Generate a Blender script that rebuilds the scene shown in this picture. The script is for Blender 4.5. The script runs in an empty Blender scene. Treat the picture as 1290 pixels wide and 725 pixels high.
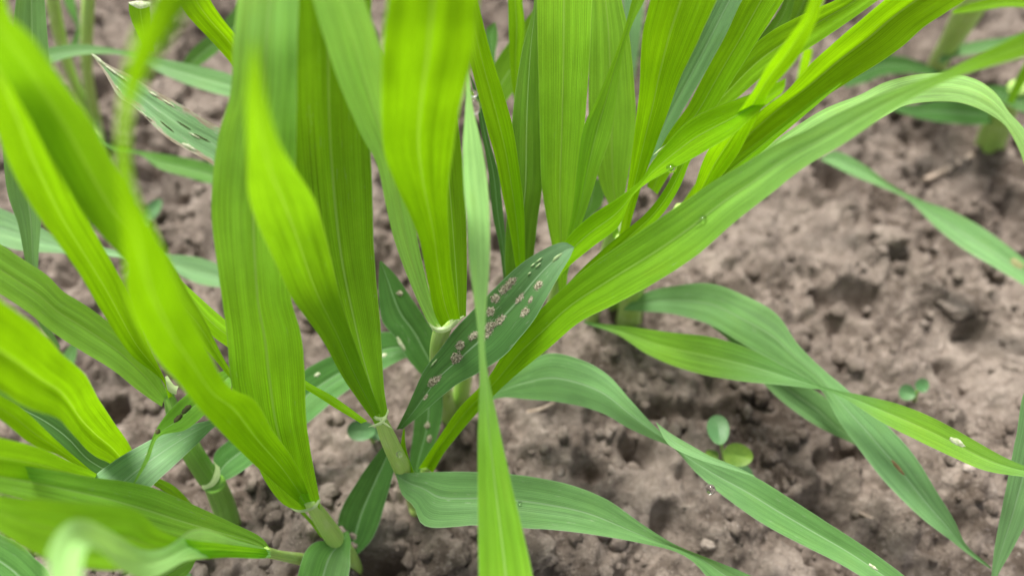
import bpy, math, random
import numpy as np
from mathutils import Vector

random.seed(7)
RNG = np.random.default_rng(11)
sc = bpy.context.scene
COL = sc.collection
R_ = math.radians

# ------------------------------------------------------------------ camera
PITCH, HCAM, FPX, CX, CY = R_(52), 0.17, 930.0, 645.0, 362.5
cam_d = bpy.data.cameras.new("camera")
cam = bpy.data.objects.new("camera", cam_d)
COL.objects.link(cam)
cam.location = (0, 0, HCAM)
cam.rotation_euler = (R_(90) - PITCH, 0, 0)
cam_d.sensor_width = 36.0
cam_d.lens = 36.0 * FPX / 1290.0
cam_d.clip_start = 0.004
cam_d.clip_end = 2000
cam_d.dof.use_dof = True
cam_d.dof.focus_distance = 0.141
cam_d.dof.aperture_fstop = cam_d.lens / 3.3
sc.camera = cam

# ------------------------------------------------------------------ light
SUN_EL, SUN_AZ = R_(70), R_(-32)          # azimuth from +Y (ahead of the camera), positive to the right
w = bpy.data.worlds.new("World")
sc.world = w
w.use_nodes = True
nt = w.node_tree
nt.nodes.clear()
wo = nt.nodes.new("ShaderNodeOutputWorld")
bg = nt.nodes.new("ShaderNodeBackground")
sky = nt.nodes.new("ShaderNodeTexSky")
sky.sky_type = 'NISHITA'
sky.sun_disc = False
sky.sun_elevation = SUN_EL
sky.sun_rotation = SUN_AZ
sky.air_density = 1.0
sky.dust_density = 4.0
hs = nt.nodes.new("ShaderNodeHueSaturation")
hs.inputs['Saturation'].default_value = 0.3
nt.links.new(sky.outputs[0], hs.inputs['Color'])
nt.links.new(hs.outputs[0], bg.inputs[0])
bg.inputs[1].default_value = 0.05
nt.links.new(bg.outputs[0], wo.inputs[0])

sl = bpy.data.lights.new("sun", 'SUN')
sl.energy = 2.0
sl.angle = R_(18)
sl.color = (1.0, 0.965, 0.9)
sun = bpy.data.objects.new("sun", sl)
COL.objects.link(sun)
sd = Vector((math.sin(SUN_AZ) * math.cos(SUN_EL), math.cos(SUN_AZ) * math.cos(SUN_EL), math.sin(SUN_EL)))
sun.rotation_euler = (-sd).to_track_quat('-Z', 'Y').to_euler()
sun.location = (0, 0, 2)

sc.view_settings.view_transform = 'Standard'
sc.view_settings.look = 'None'
sc.view_settings.exposure = 1.9
sc.view_settings.gamma = 1.0
sc.render.engine = 'CYCLES'
sc.cycles.use_denoising = True
sc.cycles.max_bounces = 10
sc.cycles.transmission_bounces = 8
sc.cycles.diffuse_bounces = 5

# ------------------------------------------------------------------ geometry helpers
CAM = np.array([0, 0, HCAM])
FW = np.array([0, math.cos(PITCH), -math.sin(PITCH)])
RT = np.array([1.0, 0, 0])
UP = np.array([0, math.sin(PITCH), math.cos(PITCH)])


def at(px, py, d):
    """a point d millimetres in front of the lens, seen at (px, py)"""
    px = np.asarray(px, float)[..., None]
    py = np.asarray(py, float)[..., None]
    d = np.asarray(d, float)[..., None] / 1000.0
    return CAM + d * (FW + (px - CX) / FPX * RT - (py - CY) / FPX * UP)


def gd(py, z=0.0):
    """view depth in mm of the ground at picture row py"""
    v = (py - CY) / FPX
    return 1000 * (HCAM - z) / (math.sin(PITCH) + v * math.cos(PITCH))


def cr(pts, n):
    """Catmull-Rom through pts, n points at equal arc length"""
    p = np.asarray(pts, float)
    if len(p) == 2:
        t = np.linspace(0, 1, n)[:, None]
        return p[0] * (1 - t) + p[1] * t
    q = np.vstack([2 * p[0] - p[1], p, 2 * p[-1] - p[-2]])
    out = []
    for i in range(1, len(q) - 2):
        p0, p1, p2, p3 = q[i - 1], q[i], q[i + 1], q[i + 2]
        t0 = 0.0
        t1 = t0 + max(np.linalg.norm(p1 - p0), 1e-6) ** 0.5
        t2 = t1 + max(np.linalg.norm(p2 - p1), 1e-6) ** 0.5
        t3 = t2 + max(np.linalg.norm(p3 - p2), 1e-6) ** 0.5
        t = np.linspace(t1, t2, 24, endpoint=False)[:, None]
        a1 = (t1 - t) / (t1 - t0) * p0 + (t - t0) / (t1 - t0) * p1
        a2 = (t2 - t) / (t2 - t1) * p1 + (t - t1) / (t2 - t1) * p2
        a3 = (t3 - t) / (t3 - t2) * p2 + (t - t2) / (t3 - t2) * p3
        b1 = (t2 - t) / (t2 - t0) * a1 + (t - t0) / (t2 - t0) * a2
        b2 = (t3 - t) / (t3 - t1) * a2 + (t - t1) / (t3 - t1) * a3
        out.append((t2 - t) / (t2 - t1) * b1 + (t - t1) / (t2 - t1) * b2)
    out.append(p[-1:])
    c = np.vstack(out)
    s = np.r_[0, np.cumsum(np.linalg.norm(np.diff(c, axis=0), axis=1))]
    s /= max(s[-1], 1e-9)
    t = np.linspace(0, 1, n)
    return np.stack([np.interp(t, s, c[:, k]) for k in range(c.shape[1])], 1)


def smooth1(vals, n):
    v = np.asarray(vals, float)
    if len(v) == 1:
        return np.full(n, v[0])
    x = np.linspace(0, 1, len(v))
    y = np.interp(np.linspace(0, 1, n), x, v)
    k = max(3, n // len(v) | 1)
    pad = np.r_[2 * y[0] - y[1:k + 1][::-1], y, 2 * y[-1] - y[-k - 1:-1][::-1]]
    ker = np.hanning(2 * (k // 2) + 3)
    ker /= ker.sum()
    return np.convolve(pad, ker, 'same')[k:k + n]


def hash01(ix, iy, seed):
    h = (ix.astype(np.int64) * 374761393 + iy.astype(np.int64) * 668265263 + seed * 974634777) & 0x7fffffff
    h = ((h ^ (h >> 13)) * 1274126177) & 0x7fffffff
    h = h ^ (h >> 16)
    return (h & 0xffffff) / float(0xffffff)


def vnoise(x, y, seed):
    ix, iy = np.floor(x), np.floor(y)
    fx, fy = x - ix, y - iy
    fx, fy = fx * fx * fx * (fx * (fx * 6 - 15) + 10), fy * fy * fy * (fy * (fy * 6 - 15) + 10)
    a, b = hash01(ix, iy, seed), hash01(ix + 1, iy, seed)
    c, d = hash01(ix, iy + 1, seed), hash01(ix + 1, iy + 1, seed)
    return (a * (1 - fx) + b * fx) * (1 - fy) + (c * (1 - fx) + d * fx) * fy - 0.5


def fbm(x, y, seed, octv):
    s, a = 0, 1.0
    for o in range(octv):
        c, sn = math.cos(0.6 * o), math.sin(0.6 * o)
        s = s + a * vnoise((x * c - y * sn) * 2 ** o + 3.1 * o, (x * sn + y * c) * 2 ** o, seed + o)
        a *= 0.5
    return s


def clods(x, y, seed, keep):
    """rounded lumps: max over nearby cells of a random dome"""
    ix, iy = np.floor(x), np.floor(y)
    best = np.zeros_like(x)
    for dx in (-1, 0, 1):
        for dy in (-1, 0, 1):
            cx, cy = ix + dx, iy + dy
            h = hash01(cx, cy, seed)
            jx = cx + 0.15 + 0.7 * hash01(cx, cy, seed + 1)
            jy = cy + 0.15 + 0.7 * hash01(cx, cy, seed + 2)
            r = 0.35 + 0.6 * hash01(cx, cy, seed + 3)
            dd = ((x - jx) ** 2 + (y - jy) ** 2) / (r * r)
            v = np.where(h < keep, np.sqrt(np.clip(1 - dd, 0, 1)) * r, 0)
            best = np.maximum(best, v)
    return best


def height(x, y):
    """ground height in metres"""
    x, y = np.asarray(x, float), np.asarray(y, float)
    near = np.exp(-((x / 0.8) ** 2 + ((y - 0.2) / 0.8) ** 2))
    wx = x + 0.007 * fbm(x * 150, y * 150, 51, 3)
    wy = y + 0.007 * fbm(x * 150, y * 150, 57, 3)
    big = 0.010 * fbm(x * 22, y * 22, 3, 3)
    h = big
    h = h + 0.0052 * (clods(wx * 48, wy * 48, 21, 0.4) - 0.2)
    h = h + 0.0022 * (clods(wx * 120, wy * 120, 31, 0.4) - 0.2)
    h = h + 0.0016 * clods(wx * 330, wy * 330, 41, 0.5)
    h = h + 0.0052 * fbm(x * 150, y * 150, 5, 3) + 0.0016 * fbm(x * 620, y * 620, 15, 2)
    pit = np.clip(fbm(x * 75, y * 75, 77, 2) - 0.24, 0, 1)
    h = h - 0.042 * pit
    return h * near - 0.002


def mesh_obj(name, verts, faces, mat, parent=None, uv=None, smooth=True):
    """link ONE mesh object; vertices are world points, stored relative to the parent's base"""
    v = np.asarray(verts, float)
    if parent is not None:
        root = parent
        while root is not None:
            v = v - np.array(root.location)
            root = root.parent
    me = bpy.data.meshes.new(name)
    f = np.asarray(faces, np.int32)
    if f.ndim == 2:
        k = f.shape[1]
        me.vertices.add(len(v))
        me.vertices.foreach_set("co", v.astype(np.float32).ravel())
        me.loops.add(f.size)
        me.loops.foreach_set("vertex_index", f.ravel())
        me.polygons.add(len(f))
        me.polygons.foreach_set("loop_start", np.arange(0, f.size, k, dtype=np.int32))
        me.polygons.foreach_set("loop_total", np.full(len(f), k, np.int32))
        if uv is not None:
            l = me.uv_layers.new(name="UVMap")
            l.data.foreach_set("uv", np.asarray(uv, np.float32)[f.ravel()].ravel())
        me.polygons.foreach_set("use_smooth", np.full(len(f), smooth))
        me.update(calc_edges=True)
        me.validate()
    me.materials.append(mat)
    o = bpy.data.objects.new(name, me)
    COL.objects.link(o)
    o.parent = parent
    return o


def grid_faces(nv, nu, closed=False):
    i = np.arange(nv - 1)[:, None]
    m = nu if closed else nu - 1
    j = np.arange(m)[None, :]
    j2 = (j + 1) % nu
    return np.stack([(i * nu + j), (i * nu + j2), ((i + 1) * nu + j2), ((i + 1) * nu + j)], -1).reshape(-1, 4)


# ------------------------------------------------------------------ materials
class NB:
    def __init__(self, name):
        self.m = bpy.data.materials.new(name)
        self.m.use_nodes = True
        self.t = self.m.node_tree
        self.t.nodes.clear()
        self.out = self.n("ShaderNodeOutputMaterial")

    def n(self, kind, **kw):
        nd = self.t.nodes.new(kind)
        for k, v in kw.items():
            if hasattr(nd, k) and k not in nd.inputs:
                setattr(nd, k, v)
            else:
                self.put(nd.inputs[k], v)
        return nd

    def put(self, sock, v):
        if isinstance(v, bpy.types.NodeSocket):
            self.t.links.new(v, sock)
        elif isinstance(v, bpy.types.Node):
            self.t.links.new(v.outputs[0], sock)
        else:
            sock.default_value = v

    def math(self, op, a, b=0.0, c=None, clamp=False):
        nd = self.t.nodes.new("ShaderNodeMath")
        nd.operation = op
        nd.use_clamp = clamp
        self.put(nd.inputs[0], a)
        self.put(nd.inputs[1], b)
        if c is not None:
            self.put(nd.inputs[2], c)
        return nd.outputs[0]

    def mix(self, f, a, b, mode='MIX'):
        nd = self.t.nodes.new("ShaderNodeMix")
        nd.data_type = 'RGBA'
        nd.blend_type = mode
        self.put(nd.inputs[0], f)
        self.put(nd.inputs[6], a)
        self.put(nd.inputs[7], b)
        return nd.outputs[2]

    def ramp(self, v, lo, hi, a=0.0, b=1.0):
        nd = self.t.nodes.new("ShaderNodeMapRange")
        nd.interpolation_type = 'SMOOTHSTEP'
        self.put(nd.inputs[0], v)
        nd.inputs[1].default_value = lo
        nd.inputs[2].default_value = hi
        nd.inputs[3].default_value = a
        nd.inputs[4].default_value = b
        return nd.outputs[0]

    def noise(self, vec, scale, detail=2.0, rough=0.5, dist=0.0):
        nd = self.n("ShaderNodeTexNoise")
        self.put(nd.inputs['Vector'], vec)
        nd.inputs['Scale'].default_value = scale
        nd.inputs['Detail'].default_value = detail
        nd.inputs['Roughness'].default_value = rough
        nd.inputs['Distortion'].default_value = dist
        return nd.outputs['Fac']

    def attr(self, name):
        nd = self.n("ShaderNodeAttribute")
        nd.attribute_type = 'OBJECT'
        nd.attribute_name = name
        return nd.outputs['Fac']

    def vattr(self, name):
        nd = self.n("ShaderNodeAttribute")
        nd.attribute_type = 'GEOMETRY'
        nd.attribute_name = name
        return nd.outputs['Fac']

    def xyz(self, x, y, z=0.0):
        nd = self.n("ShaderNodeCombineXYZ")
        self.put(nd.inputs[0], x)
        self.put(nd.inputs[1], y)
        self.put(nd.inputs[2], z)
        return nd.outputs[0]


def c4(r, g, b):
    return (r, g, b, 1.0)


def make_leaf_mat():
    """one leaf tissue; each leaf carries its own age (glauc), scarring (scar), dry margin (dry)"""
    b = NB("leaf_tissue")
    uv = b.n("ShaderNodeUVMap")
    sp = b.n("ShaderNodeSeparateXYZ", Vector=uv.outputs[0])
    u, v = sp.outputs[0], sp.outputs[1]
    age, scar, dry, seed = b.vattr("age"), b.attr("scar"), b.attr("dry"), b.attr("seed")
    pale_sheen = b.vattr('pale_sheen_v')  # pale tint: painted sky sheen, plus real bleached tips and paler faces
    wob = b.noise(b.xyz(b.math('MULTIPLY', u, 3.0), b.math('MULTIPLY', v, 0.35), seed), 1.0, 2)
    ph = b.math('ADD', b.math('MULTIPLY', u, 6.2832 * 30), b.math('MULTIPLY', wob, 7.0))
    vein = b.math('ADD', b.math('MULTIPLY', b.math('SINE', ph), 0.5), 0.5)
    fine = b.noise(b.xyz(b.math('MULTIPLY', u, 36.0), b.math('MULTIPLY', v, 0.45), seed), 1.0, 2, 0.6)
    broad = b.noise(b.xyz(b.math('MULTIPLY', u, 9.0), b.math('MULTIPLY', v, 0.2), seed), 1.0, 2, 0.55)
    cell = b.noise(b.xyz(b.math('MULTIPLY', u, 60.0), b.math('MULTIPLY', v, 26.0), seed), 1.0, 2, 0.6)
    blot = b.noise(b.xyz(b.math('MULTIPLY', u, 2.0), b.math('MULTIPLY', v, 0.9), seed), 1.0, 3, 0.6)
    um = b.math('ABSOLUTE', b.math('SUBTRACT', u, 0.5))
    mid = b.ramp(um, 0.009, 0.026, 1.0, 0.0)
    edge = b.ramp(um, 0.478, 0.497)
    tone = b.math('ADD', 0.20, b.math('MULTIPLY', vein, 0.20))
    tone = b.math('ADD', tone, b.math('MULTIPLY', fine, 0.85))
    tone = b.math('ADD', tone, b.math('MULTIPLY', broad, 0.62))
    tone = b.math('ADD', tone, b.math('MULTIPLY', b.math('SUBTRACT', cell, 0.5), 0.22))
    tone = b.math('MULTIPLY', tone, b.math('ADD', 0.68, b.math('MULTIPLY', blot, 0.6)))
    ref = b.mix(age, c4(0.200, 0.450, 0.006), c4(0.085, 0.235, 0.056))
    tra = b.mix(age, c4(0.300, 0.610, 0.003), c4(0.100, 0.250, 0.030))
    ref = b.mix(pale_sheen, ref, b.mix(age, c4(0.42, 0.76, 0.24), c4(0.36, 0.61, 0.35)))
    tra = b.mix(b.math('MULTIPLY', pale_sheen, 0.6), tra, c4(0.34, 0.52, 0.14))
    yel = b.math('MULTIPLY', b.ramp(blot, 0.5, 0.75), 0.3)
    ref = b.mix(yel, ref, b.mix(age, c4(0.20, 0.29, 0.014), c4(0.11, 0.21, 0.06)))
    tone = b.math('MULTIPLY', tone, b.attr('painted_lum'))  # per-blade brightness: light and shade painted into the tissue colour
    tn = b.n("ShaderNodeCombineColor", Red=tone, Green=tone, Blue=tone).outputs[0]
    ref = b.mix(1.0, ref, tn, 'MULTIPLY')
    tra = b.mix(1.0, tra, tn, 'MULTIPLY')
    pale = b.math('MAXIMUM', b.math('MULTIPLY', mid, 0.42), b.math('MULTIPLY', edge, 0.4))
    ref = b.mix(pale, ref, b.mix(age, c4(0.40, 0.60, 0.14), c4(0.44, 0.62, 0.40)))
    tra = b.mix(b.math('MULTIPLY', pale, 0.7), tra, b.mix(age, c4(0.45, 0.66, 0.08), c4(0.24, 0.42, 0.12)))
    # short pale rasped flecks along the veins
    fl = b.noise(b.xyz(b.math('MULTIPLY', u, 42.0), b.math('MULTIPLY', v, 3.4), b.math('ADD', seed, 9.0)), 1.0, 2, 0.5)
    pat = b.noise(b.xyz(b.math('MULTIPLY', u, 3.0), b.math('MULTIPLY', v, 0.8), b.math('ADD', seed, 4.0)), 1.0, 1)
    fl = b.math('MULTIPLY', b.ramp(fl, 0.66, 0.72), b.ramp(pat, 0.46, 0.62))
    fl = b.math('MULTIPLY', fl, scar, clamp=True)
    # dry bleached margin and tip
    dm = b.noise(b.xyz(b.math('MULTIPLY', u, 9.0), b.math('MULTIPLY', v, 2.2), seed), 1.0, 4, 0.65)
    dd = b.math('ADD', b.math('MULTIPLY', um, 2.0), b.math('MULTIPLY', b.math('SUBTRACT', dm, 0.5), 1.6))
    dd = b.math('ADD', dd, b.ramp(v, 0.9, 0.15, 0.0, 0.5))
    dd = b.math('MULTIPLY', b.ramp(dd, 0.66, 0.90), dry, clamp=True)
    dcol = b.mix(b.ramp(dm, 0.4, 0.7), c4(0.62, 0.56, 0.44), c4(0.33, 0.24, 0.16))
    hurt = b.math('MAXIMUM', fl, dd)
    ref = b.mix(hurt, ref, b.mix(dd, c4(0.52, 0.58, 0.42), dcol))
    tra = b.mix(hurt, tra, c4(0.30, 0.30, 0.18))
    hgt = b.math('ADD', b.math('MULTIPLY', vein, 0.35), b.math('ADD', fine, b.math('MULTIPLY', mid, -0.6)))
    hgt = b.math('ADD', hgt, b.math('MULTIPLY', cell, 0.35))
    bmp = b.n("ShaderNodeBump", Strength=0.4, Distance=0.0001, Height=hgt)
    rgh = b.math('ADD', 0.36, b.math('MULTIPLY', cell, 0.24))
    pr = b.n("ShaderNodeBsdfPrincipled")
    b.put(pr.inputs['Base Color'], ref)
    b.put(pr.inputs['Roughness'], rgh)
    b.put(pr.inputs['Specular IOR Level'], b.math('ADD', 0.09, b.math('MULTIPLY', age, 0.26)))
    pr.inputs['Coat Weight'].default_value = 0.0
    pr.inputs['Coat Roughness'].default_value = 0.4
    b.put(pr.inputs['Normal'], bmp)
    tl = b.n("ShaderNodeBsdfTranslucent", Color=tra, Normal=bmp.outputs[0])
    ms = b.n("ShaderNodeMixShader")
    b.put(ms.inputs[0], b.math('SUBTRACT', 0.60, b.math('MULTIPLY', age, 0.22)))
    b.put(ms.inputs[1], pr)
    b.put(ms.inputs[2], tl)
    b.put(b.out.inputs[0], ms)
    return b.m


def make_stem_mat():
    b = NB("stem_sheath")
    uv = b.n("ShaderNodeUVMap")
    sp = b.n("ShaderNodeSeparateXYZ", Vector=uv.outputs[0])
    u, v = sp.outputs[0], sp.outputs[1]
    seed, age = b.attr("seed"), b.attr("glauc")
    st = b.noise(b.xyz(b.math('MULTIPLY', u, 40.0), b.math('MULTIPLY', v, 0.6), seed), 1.0, 2)
    bl = b.noise(b.xyz(b.math('MULTIPLY', u, 4.0), b.math('MULTIPLY', v, 2.0), seed), 1.0, 3)
    col = b.mix(age, c4(0.38, 0.58, 0.13), c4(0.16, 0.36, 0.04))
    col = b.mix(b.math('MULTIPLY', b.ramp(bl, 0.45, 0.8), 0.45), col, c4(0.52, 0.66, 0.30))
    tn = b.math('ADD', 0.62, b.math('MULTIPLY', st, 0.75))
    col = b.mix(1.0, col, b.n("ShaderNodeCombineColor", Red=tn, Green=tn, Blue=tn).outputs[0], 'MULTIPLY')
    bmp = b.n("ShaderNodeBump", Strength=0.5, Distance=0.00012, Height=st)
    pr = b.n("ShaderNodeBsdfPrincipled")
    b.put(pr.inputs['Base Color'], col)
    pr.inputs['Roughness'].default_value = 0.42
    pr.inputs['Subsurface Weight'].default_value = 0.25
    pr.inputs['Subsurface Radius'].default_value = (0.6, 1.0, 0.2)
    pr.inputs['Subsurface Scale'].default_value = 0.001
    b.put(pr.inputs['Normal'], bmp)
    b.put(b.out.inputs[0], pr)
    return b.m


def make_membrane_mat():
    b = NB("ligule_membrane")
    g = b.n("ShaderNodeNewGeometry")
    ns = b.noise(g.outputs['Position'], 1400, 3)
    col = b.mix(ns, c4(0.34, 0.50, 0.16), c4(0.54, 0.64, 0.36))
    pr = b.n("ShaderNodeBsdfPrincipled")
    b.put(pr.inputs['Base Color'], col)
    pr.inputs['Roughness'].default_value = 0.35
    tl = b.n("ShaderNodeBsdfTranslucent", Color=c4(0.6, 0.65, 0.45))
    ms = b.n("ShaderNodeMixShader")
    ms.inputs[0].default_value = 0.35
    b.put(ms.inputs[1], pr)
    b.put(ms.inputs[2], tl)
    b.put(b.out.inputs[0], ms)
    return b.m


def make_soil_mat():
    b = NB("dry_soil")
    g = b.n("ShaderNodeNewGeometry")
    p = g.outputs['Position']
    n1 = b.noise(p, 38, 5, 0.62)
    n2 = b.noise(p, 190, 5, 0.65, 0.4)
    n3 = b.noise(p, 900, 4, 0.7)
    n4 = b.noise(p, 3200, 3, 0.7)
    col = b.mix(b.ramp(n1, 0.38, 0.62), c4(0.122, 0.093, 0.073), c4(0.300, 0.244, 0.203))
    col = b.mix(b.math('MULTIPLY', b.ramp(n2, 0.46, 0.68), 0.75), col, c4(0.50, 0.415, 0.352))
    col = b.mix(b.math('MULTIPLY', b.ramp(n2, 0.44, 0.26), 0.6), col, c4(0.11, 0.08, 0.062))
    col = b.mix(b.math('MULTIPLY', b.ramp(n3, 0.56, 0.70), 0.7), col, c4(0.60, 0.52, 0.455))
    col = b.mix(b.math('MULTIPLY', b.ramp(n3, 0.44, 0.30), 0.75), col, c4(0.080, 0.058, 0.045))
    n0 = b.noise(p, 15, 3, 0.55)
    col = b.mix(b.math('MULTIPLY', b.ramp(n0, 0.46, 0.62), 0.38), col, c4(0.47, 0.395, 0.340))
    col = b.mix(b.math('MULTIPLY', b.ramp(n0, 0.47, 0.34), 0.45), col, c4(0.10, 0.076, 0.060))
    hh = b.math('ADD', b.math('MULTIPLY', n3, 1.0), b.math('MULTIPLY', n4, 0.45))
    bmp = b.n("ShaderNodeBump", Strength=1.0, Distance=0.0018, Height=hh)
    pr = b.n("ShaderNodeBsdfPrincipled")
    b.put(pr.inputs['Base Color'], col)
    pr.inputs['Roughness'].default_value = 0.95
    pr.inputs['Specular IOR Level'].default_value = 0.15
    b.put(pr.inputs['Normal'], bmp)
    b.put(b.out.inputs[0], pr)
    return b.m


def make_simple(name, a, c, scale, rough=0.9, bump=0.0003, spec=0.2):
    b = NB(name)
    g = b.n("ShaderNodeNewGeometry")
    n1 = b.noise(g.outputs['Position'], scale, 4, 0.65)
    col = b.mix(b.ramp(n1, 0.35, 0.65), c4(*a), c4(*c))
    bmp = b.n("ShaderNodeBump", Strength=0.7, Distance=bump, Height=n1)
    pr = b.n("ShaderNodeBsdfPrincipled")
    b.put(pr.inputs['Base Color'], col)
    pr.inputs['Roughness'].default_value = rough
    pr.inputs['Specular IOR Level'].default_value = spec
    b.put(pr.inputs['Normal'], bmp)
    b.put(b.out.inputs[0], pr)
    return b.m


def make_water():
    b = NB("water")
    pr = b.n("ShaderNodeBsdfPrincipled")
    pr.inputs['Base Color'].default_value = c4(1, 1, 1)
    pr.inputs['Roughness'].default_value = 0.02
    pr.inputs['IOR'].default_value = 1.333
    pr.inputs['Transmission Weight'].default_value = 1.0
    b.put(b.out.inputs[0], pr)
    return b.m


LEAF = make_leaf_mat()
STEM = make_stem_mat()
MEMB = make_membrane_mat()
SOIL = make_soil_mat()
CRUMB = SOIL
PALE_CLOD = make_simple("pale_clod", (0.22, 0.178, 0.152), (0.36, 0.305, 0.262), 700)
LESION = make_simple("powdery_pustule", (0.13, 0.115, 0.07), (0.45, 0.43, 0.31), 2800, 1.0, 0.0005, 0.05)
DARKSPOT = make_simple("dark_blotch", (0.035, 0.045, 0.014), (0.075, 0.07, 0.03), 900, 0.8)
BLEACH = make_simple("bleached_tissue", (0.30, 0.35, 0.19), (0.48, 0.50, 0.36), 1500, 0.6)
WINDOW = make_simple("eaten_window", (0.13, 0.23, 0.08), (0.27, 0.36, 0.18), 1500, 0.5)
STRAW = make_simple("straw", (0.36, 0.27, 0.20), (0.52, 0.42, 0.34), 500, 0.8)
COTY = make_simple("seedling_leaf", (0.065, 0.165, 0.055), (0.10, 0.21, 0.08), 260, 0.5, 0.0002, 0.4)
COTY2 = make_simple("seedling_leaf_yellow", (0.09, 0.18, 0.02), (0.14, 0.24, 0.03), 260, 0.5, 0.0002, 0.4)
WATER = make_water()

# ------------------------------------------------------------------ the ground
def axis(lo, hi, step, far, grow=1.16):
    core = np.arange(lo, hi + step * 0.5, step)
    ext, s, x = [], step, hi
    while x < far:
        s *= grow
        x += s
        ext.append(x)
    ext2, s, x = [], step, lo
    while x > -far:
        s *= grow
        x -= s
        ext2.append(x)
    return np.r_[ext2[::-1], core, ext]


gx = axis(-0.235, 0.235, 0.00065, 150)
gy = axis(0.035, 0.335, 0.00065, 150)
X, Y = np.meshgrid(gx, gy)
Z = height(X, Y)
gv = np.stack([X, Y, Z], -1).reshape(-1, 3)
soil = mesh_obj("soil_ground", gv, grid_faces(len(gy), len(gx)), SOIL)
soil['kind'] = 'structure'


def ico():
    t = (1 + 5 ** 0.5) / 2
    v = np.array([(-1, t, 0), (1, t, 0), (-1, -t, 0), (1, -t, 0), (0, -1, t), (0, 1, t), (0, -1, -t), (0, 1, -t),
                  (t, 0, -1), (t, 0, 1), (-t, 0, -1), (-t, 0, 1)], float)
    v /= np.linalg.norm(v[0])
    f = [(0, 11, 5), (0, 5, 1), (0, 1, 7), (0, 7, 10), (0, 10, 11), (1, 5, 9), (5, 11, 4), (11, 10, 2), (10, 7, 6),
         (7, 1, 8), (3, 9, 4), (3, 4, 2), (3, 2, 6), (3, 6, 8), (3, 8, 9), (4, 9, 5), (2, 4, 11), (6, 2, 10),
         (8, 6, 7), (9, 8, 1)]
    return v, np.array(f)


def ico_sub(n):
    v, f = ico()
    for _ in range(n):
        cache, vs, nf = {}, list(v), []

        def mp(a, c):
            k = (min(a, c), max(a, c))
            if k not in cache:
                m = vs[a] + vs[c]
                vs.append(m / np.linalg.norm(m))
                cache[k] = len(vs) - 1
            return cache[k]
        for a, c, d in f:
            x, y, z = mp(a, c), mp(c, d), mp(d, a)
            nf += [(a, x, z), (c, y, x), (d, z, y), (x, y, z)]
        v, f = np.array(vs), np.array(nf)
    return v, f


def scatter_crumbs(name, n, rmin, rmax, mat):
    iv, if_ = ico_sub(1)
    cx = RNG.uniform(-0.23, 0.23, n)
    cy = RNG.uniform(0.03, 0.33, n)
    cz = height(cx, cy)
    r = rmin * (rmax / rmin) ** (RNG.random(n) ** 2.2)
    V = np.repeat(iv[None], n, 0)
    V = V * (1 + 0.55 * (RNG.random((n, len(iv), 1)) - 0.5))
    V = V * RNG.uniform(0.65, 1.25, (n, 1, 3))
    V = V * r[:, None, None]
    V[..., 0] += cx[:, None]
    V[..., 1] += cy[:, None]
    V[..., 2] += (cz + r * 0.35)[:, None]
    F = (if_[None] + (np.arange(n) * len(iv))[:, None, None]).reshape(-1, 3)
    o = mesh_obj(name, V.reshape(-1, 3), F, mat)
    o['kind'] = 'stuff'
    o['label'] = 'loose crumbs of dry brown soil scattered over the ground'
    o['category'] = 'soil'
    return o


scatter_crumbs("soil_crumbs", 7000, 0.00035, 0.0026, CRUMB)


# ------------------------------------------------------------------ plants
def plant(label, px, py, group="barley plants growing in the dry soil", cat="cereal plant"):
    o = bpy.data.objects.new("barley_plant", None)
    COL.objects.link(o)
    p = at(px, py, gd(py))
    o.location = (p[0], p[1], float(height(p[0], p[1])))
    o.empty_display_size = 0.01
    o['label'] = label
    o['category'] = cat
    o['group'] = group
    bpy.context.view_layer.update()
    return o


SURF = {}


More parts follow.
